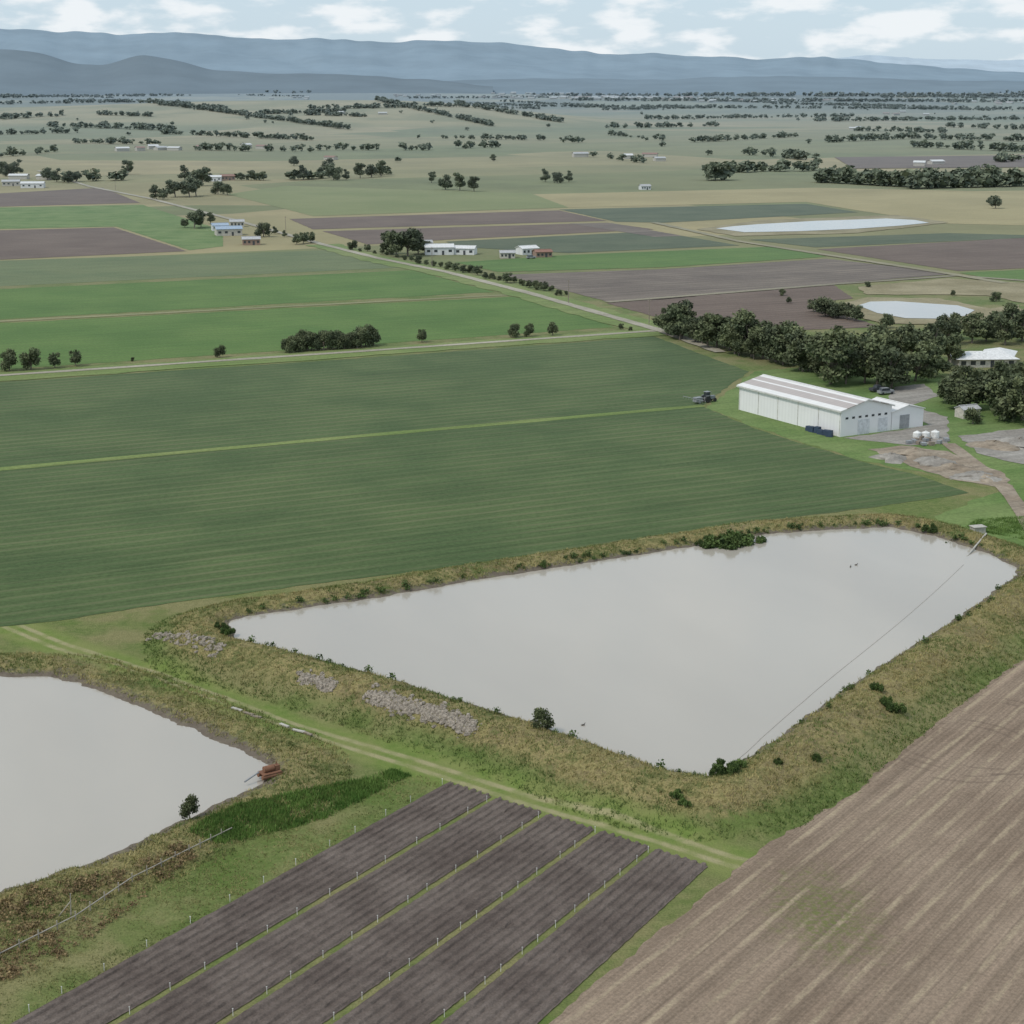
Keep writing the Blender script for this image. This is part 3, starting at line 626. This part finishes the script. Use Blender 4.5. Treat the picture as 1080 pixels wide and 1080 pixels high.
for nm,u,v,Lm,Wm,h,a,wl,rf in (('blue_roof_shed',241,248,14,9,3.6,.3,cream,roofb),('blue_roof_shed',232,243,9,7,3,.3,wallw,roofb),('farm_cottage',265,258,9,6,3,.2,brick,roofg),('farm_cottage',250,239,8,6,3,.2,cream,roofg),
 ('machinery_shed',463,268,14,9,3.6,.1,wallw,roofw),('machinery_shed',488,268,13,7,3,-.2,wallw,roofw),('farm_cottage',447,262,8,6,3,.2,cream,roofg),('farm_cottage',556,268,9,7,3,.5,wallw,roofw),('farm_cottage',572,271,8,6,2.6,.3,brick,roofr),('farm_cottage',535,272,7,5,2.6,.1,cream,roofg),
 ('country_house',35,198,18,9,3.6,.1,wallw,roofw),('country_house',12,196,14,8,3.6,.2,cream,roofg),('country_house',225,191,14,9,3.6,.1,wallw,roofw),('country_house',240,190,12,8,3.6,.3,brick,roofr),('country_house',680,200,8,6,3,.3,wallw,roofg)):
    x,y=gp(u,v); gable(nm,x,y,Lm,Wm,h,h*.35,a,wl,rf,.4,4)
m=MB(); 
def mini(x,y,L,W,h,a,rm):
    z=float(hills(np.array([x]),np.array([y]))[0]); c,s=math.cos(a),math.sin(a)
    def q(px_,py_,pz): return (x+px_*c-py_*s,y+px_*s+py_*c,z+pz)
    l,w=L/2,W/2
    m.add([q(-l,-w,0),q(l,-w,0),q(l,w,0),q(-l,w,0),q(-l,-w,h),q(l,-w,h),q(l,w,h),q(-l,w,h),q(-l,0,h*1.4),q(l,0,h*1.4)],[(0,1,5,4),(2,3,7,6),(1,2,6,9,5),(3,0,4,8,7)],0)
    m.add([q(-l-.5,-w-.5,h),q(l+.5,-w-.5,h),q(l+.5,0,h*1.45),q(-l-.5,0,h*1.45),q(l+.5,w+.5,h),q(-l-.5,w+.5,h)],[(0,1,2,3),(3,2,4,5)],rm)
for (u,v,n,k) in ((190,158,4,1),(240,155,3,1),(650,166,3,1),(700,168,2,1),(60,190,2,1),(300,104,5,1.3),(450,102,10,1.5),(540,103,26,1.6),(620,104,30,1.6),(700,105,20,1.6),(780,107,10,1.4),(860,106,8,1.4),(950,120,4,1.2),(1040,110,8,1.4),(900,135,2,1),(560,99,16,1.8),(640,99,14,1.8),(380,120,2,1),(140,160,2,1),(1000,175,2,1),(380,170,1,1)):
    for i in range(n):
        x,y=gph(u+random.uniform(-40,40),v+random.uniform(-2,2)*(.6 if v<110 else 1)); mini(x,y,random.uniform(10,18)*k,random.uniform(7,10)*k,random.uniform(3,4.2)*k,random.uniform(-.6,.9),random.choice([1,1,2,3]))
m.obj('distant_town_buildings',[cream,roofw,roofg,roofr])
# ------------------------------------------------------------------ yard things
blue=simple('tarp_blue',(.03,.05,.09),.6); black=simple('tyre_rubber',(.03,.03,.03),.9); rust=simple('rust',(.20,.10,.06),.85); greyp=simple('paint_grey',(.25,.26,.27),.5); conc=simple('concrete',(.42,.40,.36),.9); wood=simple('old_timber',(.24,.2,.16),.9)
for i,(u,v) in enumerate(((967,463),(976,463),(986,462))):
    x,y=gp(u,v); t=MB(); t.tube((0,0,0),(0,0,1.5),.95,.95,0,20); t.tube((0,0,1.5),(0,0,1.8),.95,.3,0,20); t.tube((0,0,1.8),(0,0,1.9),.25,.25,0,12)
    for k in range(3): t.tube((0,0,.35+k*.42),(0,0,.41+k*.42),.98,.98,0,20)
    o=t.obj('water_tank',[simple('tank_white',(.7,.7,.68),.5)]); o.location=(x,y,.05)
def tractor(name,u,v,rz,body):
    x,y=gp(u,v); e=empty(name,(x,y,.08),rz)
    t=MB(); t.box((1.1,0,1.15),(2.0,.9,.8),0,0,.92); t.box((-.5,0,1.0),(1.4,1.1,.6)); t.box((.2,0,.75),(2.8,.5,.3)); t.box((-.9,.85,1.75),(1.2,.4,.1)); t.box((-.9,-.85,1.75),(1.2,.4,.1)); t.obj('body',[body],e)
    t=MB(); t.box((-.5,0,2.0),(1.25,1.25,1.3),0,0,.9); t.obj('cab_glass',[glass],e)
    t=MB(); t.box((-.5,0,2.72),(1.4,1.4,.12)); t.obj('cab_roof',[body],e)
    t=MB()
    for sg in(-1,1): t.tube((-.9,sg*.65,.85),(-.9,sg*1.1,.85),.85,.85,0,18); t.tube((1.6,sg*.6,.5),(1.6,sg*.95,.5),.5,.5,0,16)
    t.obj('wheels',[black],e)
    t=MB(); t.tube((1.4,.3,1.5),(1.4,.3,2.4),.05,.05); t.obj('exhaust',[greyp],e)
    return e
e=tractor('tractor',747,424,.6,greyp)
t=MB(); t.box((-3.6,0,1.0),(2.2,1.5,1.1)); t.tube((-4.8,-4.5,1.3),(-4.8,4.5,1.3),.06,.06)
for k in range(-4,5): t.tube((-4.8,k*1.1,1.3),(-4.8,k*1.1,.7),.03,.03)
t.tube((-3.6,-.6,.4),(-3.6,-.9,.4),.4,.4); t.tube((-3.6,.6,.4),(-3.6,.9,.4),.4,.4); t.obj('boom_sprayer',[greyp],e)
def vehicle(name,u,v,rz,mat,ute=False):
    x,y=gp(u,v); e=empty(name,(x,y,.1),rz)
    t=MB(); t.box((0,0,.72),(4.5,1.75,.65),0,0,.97); t.box((1.5,0,1.08),(1.3,1.6,.14),0,0,.9); t.obj('body',[mat],e)
    t=MB(); cx=.0 if ute else -.4; cl=1.7 if ute else 2.7; t.box((cx,0,1.38),(cl,1.55,.62),0,0,.82); t.obj('cabin_glass',[glass],e)
    t=MB(); t.box((cx,0,1.71),(cl*.8,1.28,.06)); t.obj('cabin_roof',[mat],e)
    t=MB()
    for a in(-1.4,1.4):
        for sg in(-1,1): t.tube((a,sg*.7,.36),(a,sg*.92,.36),.36,.36,0,14)
    t.obj('wheels',[black],e)
vehicle('parked_car',934,416,.4,greyp); vehicle('parked_utility_truck',925,413,.5,simple('paint_dark',(.05,.05,.06),.4),True); vehicle('parked_car',560,273,.4,greyp)
t=MB()
for i in range(6):
    a=P0.lerp(P1,.76+i*.04)-pn*(1.6+.3*(i%2)); t.box((a.x,a.y,.6+.1*(i%3)),(1.5,1.2,1.1+.2*(i%3)),0,ang+.1*i,.88); 
t.obj('covered_pallets',[blue])
t=MB()
for i in range(12):
    x,y=gp(random.uniform(948,1000),random.uniform(463,470)); t.box((x,y,.45),(random.uniform(.8,1.6),random.uniform(.8,1.2),random.uniform(.5,1.0)),random.choice([0,1,0]),random.random()*3)
t.obj('stacked_crates',[wood,greyp])
def heap(name,u,v,r,h,mat,seed):
    rng=np.random.default_rng(seed); x,y=gp(u,v); n=18;V=[];Fc=[]
    for j in range(7):
        q=j/6
        for i in range(n):
            a=2*math.pi*i/n; rr=r*q*(1+.2*math.sin(3*a+seed)+.1*rng.normal()); V.append((x+rr*math.cos(a),y+rr*math.sin(a),h*(1-q)**.8*(1+.15*rng.normal())-.05*(q==1)+.05))
    for j in range(6):
        for i in range(n): Fc.append((j*n+i,(j+1)*n+i,(j+1)*n+(i+1)%n,j*n+(i+1)%n))
    mesh_obj(name,V,Fc,[mat],smooth=True)
for i,(u,v,r,h) in enumerate(((940,484,4,1.2),(965,480,5,1.5),(985,488,4.5,1.3),(1005,494,4,1.0),(1030,503,5,1.0),(1050,470,6,1.0),(1075,468,7,1.3),(1040,505,3,.9))): heap('soil_heap',u,v,r,h,dirtm if i%2 else grav2,i)
x,y=gp(1031,562); z=float(terrain([x],[y])[0]); t=MB(); t.box((x,y,z+.6),(2.4,1.6,1.2),0,.3); t.box((x,y,z+1.26),(2.7,1.9,.12),0,.3); t.obj('pump_box',[conc])
pp=[gp(1040,565,3),gp(1026,580,2.2)]; t=MB(); t.tube((*pp[0],3.4),(*pp[1],2.3),.16,.16); t.tube((*pp[1],2.3),(*gp(1018,588,2),1.8),.16,.16); t.obj('inlet_pipe',[conc])
x,y=gp(285,823); z=float(terrain([x],[y])[0]); e=empty('pump_raft',(x,y,z+.15),.6)
t=MB(); t.tube((-1.3,-.6,.1),(1.3,-.6,.1),.28,.28,0,12); t.tube((-1.3,.6,.1),(1.3,.6,.1),.28,.28,0,12); t.box((0,0,.42),(2.4,1.6,.1)); t.obj('floats',[rust],e)
t=MB(); t.tube((-.8,0,.85),(.5,0,.85),.38,.38,0,14); t.box((.9,0,.8),(.6,.6,.6)); t.tube((.9,0,1.1),(.9,0,1.5),.06,.06); t.obj('motor',[rust],e)
t=MB(); t.tube((-1.4,0,.7),(-3.5,-.4,.1),.1,.1); t.obj('suction_pipe',[greyp],e)
t=MB()
for (u,v) in ((250,752),(262,757),(270,760),(300,770),(315,776),(325,779)):
    x,y=gp(u,v); t.box((x,y,.14+float(terrain([x],[y])[0])),(random.uniform(1.2,2.2),.4,.16),random.choice([0,1]),-.6+random.uniform(-.3,.3))
t.obj('timber_debris',[wood,conc])
b=NB('rubble',.95,.1); b.out(b.mix(b.mapr(b.noise(2.5,5,.7),.35,.65),(.19,.165,.135),(.42,.37,.31)),bump=b.noise(4,4),bd=.3,bs=1)
rng=np.random.default_rng(9); t=MB()
for (u0,v0,u1,v1,n,w) in ((388,733,500,768,700,.75),(318,713,352,723,170,.6),(160,660,235,690,130,.8)):
    for i in range(n):
        q=rng.random(); x,y=gp(u0+(u1-u0)*q,v0+(v1-v0)*q,2.3); x+=rng.normal()*w*.6; y+=rng.normal()*w; s=rng.uniform(.2,.65); z=float(terrain([x],[y])[0])
        t.box((x,y,z+s*.17),(s*1.6,s,s*.5),0,rng.random()*3,.6)
t.obj('bank_rubble',[b.m])
pl=GP([(-40,1030),(0,1010),(80,972),(140,935),(200,905),(245,882)]); zs_=terrain([p[0] for p in pl],[p[1] for p in pl]); t=MB()
for i in range(len(pl)-1):
    a=(*pl[i],zs_[i]+.45); c=(*pl[i+1],zs_[i+1]+.45); t.tube(a,c,.06,.06)
    for k in range(4):
        q=Vector(a).lerp(Vector(c),k/4); t.box((q.x,q.y,q.z-.1),(.1,.1,1.1))
x,y=gp(75,968); zq=float(terrain([x],[y])[0])
t.tube((x,y,zq),(x+.1,y,zq+2.4),.07,.05); t.tube((x-1.2,y-.4,zq),(x+.1,y,zq+1.6),.05,.05)
t.obj('pipe_fence',[simple('weathered_grey',(.34,.31,.26),.9)])
rp=[gp(1017,596,2),gp(965,640,2),gp(905,692,2),gp(850,740,2),gp(800,780,2),gp(770,806,2)]; t=MB()
for i in range(len(rp)-1):
    a=Vector((*rp[i],2.02));c=Vector((*rp[i+1],2.02)); K=8
    for k in range(K):
        p=a.lerp(c,k/K);q=a.lerp(c,(k+1)/K); sgm=lambda f:Vector((math.sin((i+f)*1.7)*.5,math.cos((i+f)*1.3)*.3,0)); t.tube(p+sgm(k/K),q+sgm((k+1)/K),.028,.028,0,5,False)
t.obj('floating_rope',[simple('rope_grey',(.36,.33,.29),.9)])
dk=simple('duck_feathers',(.08,.07,.06),.8)
for u,v,a in ((903,596,.3),(897,598,1.2),(615,765,.4)):
    x,y=gp(u,v,2); t=MB(); t.ell((0,0,.08),(.32,.17,.15)); t.ell((-.32,0,.14),(.12,.07,.05)); t.tube((.2,0,.12),(.3,0,.34),.07,.05); t.ell((.34,0,.37),(.09,.06,.065)); t.tube((.41,0,.36),(.52,0,.34),.03,.015); o=t.obj('duck',[dk],smooth=True); o.location=(x,y,2.0); o.rotation_euler=(0,0,a); o.scale=(.75,)*3
for k,(u,v) in enumerate(((120,201),(300,246),(455,283),(600,322),(686,345))):
    x,y=gp(u,v); t=MB(); t.tube((0,0,0),(0,0,9),.15,.1); t.box((0,0,8.3),(2.0,.12,.12)); 
    for q in(-.9,0,.9): t.tube((q,0,8.37),(q,0,8.6),.05,.05)
    o=t.obj('power_pole',[wood]); o.location=(x,y+6,.0); o.rotation_euler=(0,0,2.2)
# ------------------------------------------------------------------ camera, light, sky
cam=bpy.data.cameras.new('camera'); cam.sensor_width=36; cam.lens=36*F/1080; cam.clip_end=200000; cam.clip_start=1
co=bpy.data.objects.new('camera',cam); co.location=(0,0,H); co.rotation_euler=(math.pi/2-PIT,0,0); COL.objects.link(co); scene.camera=co
EL=math.radians(52); AZ=math.radians(235)
sun=bpy.data.lights.new('sun','SUN'); sun.energy=1.9; sun.angle=math.radians(10); sun.color=(1,.925,.83)
so=bpy.data.objects.new('sun',sun); COL.objects.link(so)
d=Vector((math.sin(AZ)*math.cos(EL),math.cos(AZ)*math.cos(EL),math.sin(EL))); so.rotation_euler=d.to_track_quat('Z','Y').to_euler()
w=bpy.data.worlds.new('World'); scene.world=w; w.use_nodes=True; nt=w.node_tree; bg=nt.nodes['Background']
def N(t): return nt.nodes.new(t)
sky=N('ShaderNodeTexSky'); sky.sky_type='NISHITA'; sky.sun_disc=False; sky.sun_elevation=EL; sky.sun_rotation=AZ; sky.dust_density=1.0
tc=N('ShaderNodeTexCoord'); mp=N('ShaderNodeMapping'); mp.inputs['Scale'].default_value=(1,1,3.0); mp.inputs['Location'].default_value=(.3,0,.12)
nz=N('ShaderNodeTexNoise'); nz.inputs['Scale'].default_value=26; nz.inputs['Detail'].default_value=8; nz.inputs['Roughness'].default_value=.5
mr=N('ShaderNodeMapRange'); mr.interpolation_type='SMOOTHSTEP'; mr.inputs['From Min'].default_value=.45; mr.inputs['From Max'].default_value=.63; mr.inputs['To Min'].default_value=0; mr.inputs['To Max'].default_value=.9
hz=N('ShaderNodeMix'); hz.data_type='RGBA'; hz.inputs[0].default_value=.8; hz.inputs[7].default_value=(5.0,6.2,7.2,1)
mx=N('ShaderNodeMix'); mx.data_type='RGBA'; mx.inputs[7].default_value=(7.4,7.7,7.9,1)
L_=nt.links.new
L_(tc.outputs['Generated'],mp.inputs[0]); L_(mp.outputs[0],nz.inputs['Vector']); L_(nz.outputs['Fac'],mr.inputs['Value']); L_(mr.outputs[0],mx.inputs[0]); L_(sky.outputs[0],hz.inputs[6]); L_(hz.outputs[2],mx.inputs[6]); L_(mx.outputs[2],bg.inputs['Color'])
bg.inputs['Strength'].default_value=.12
scene.view_settings.view_transform='Standard'; scene.view_settings.look='None'; scene.view_settings.exposure=0
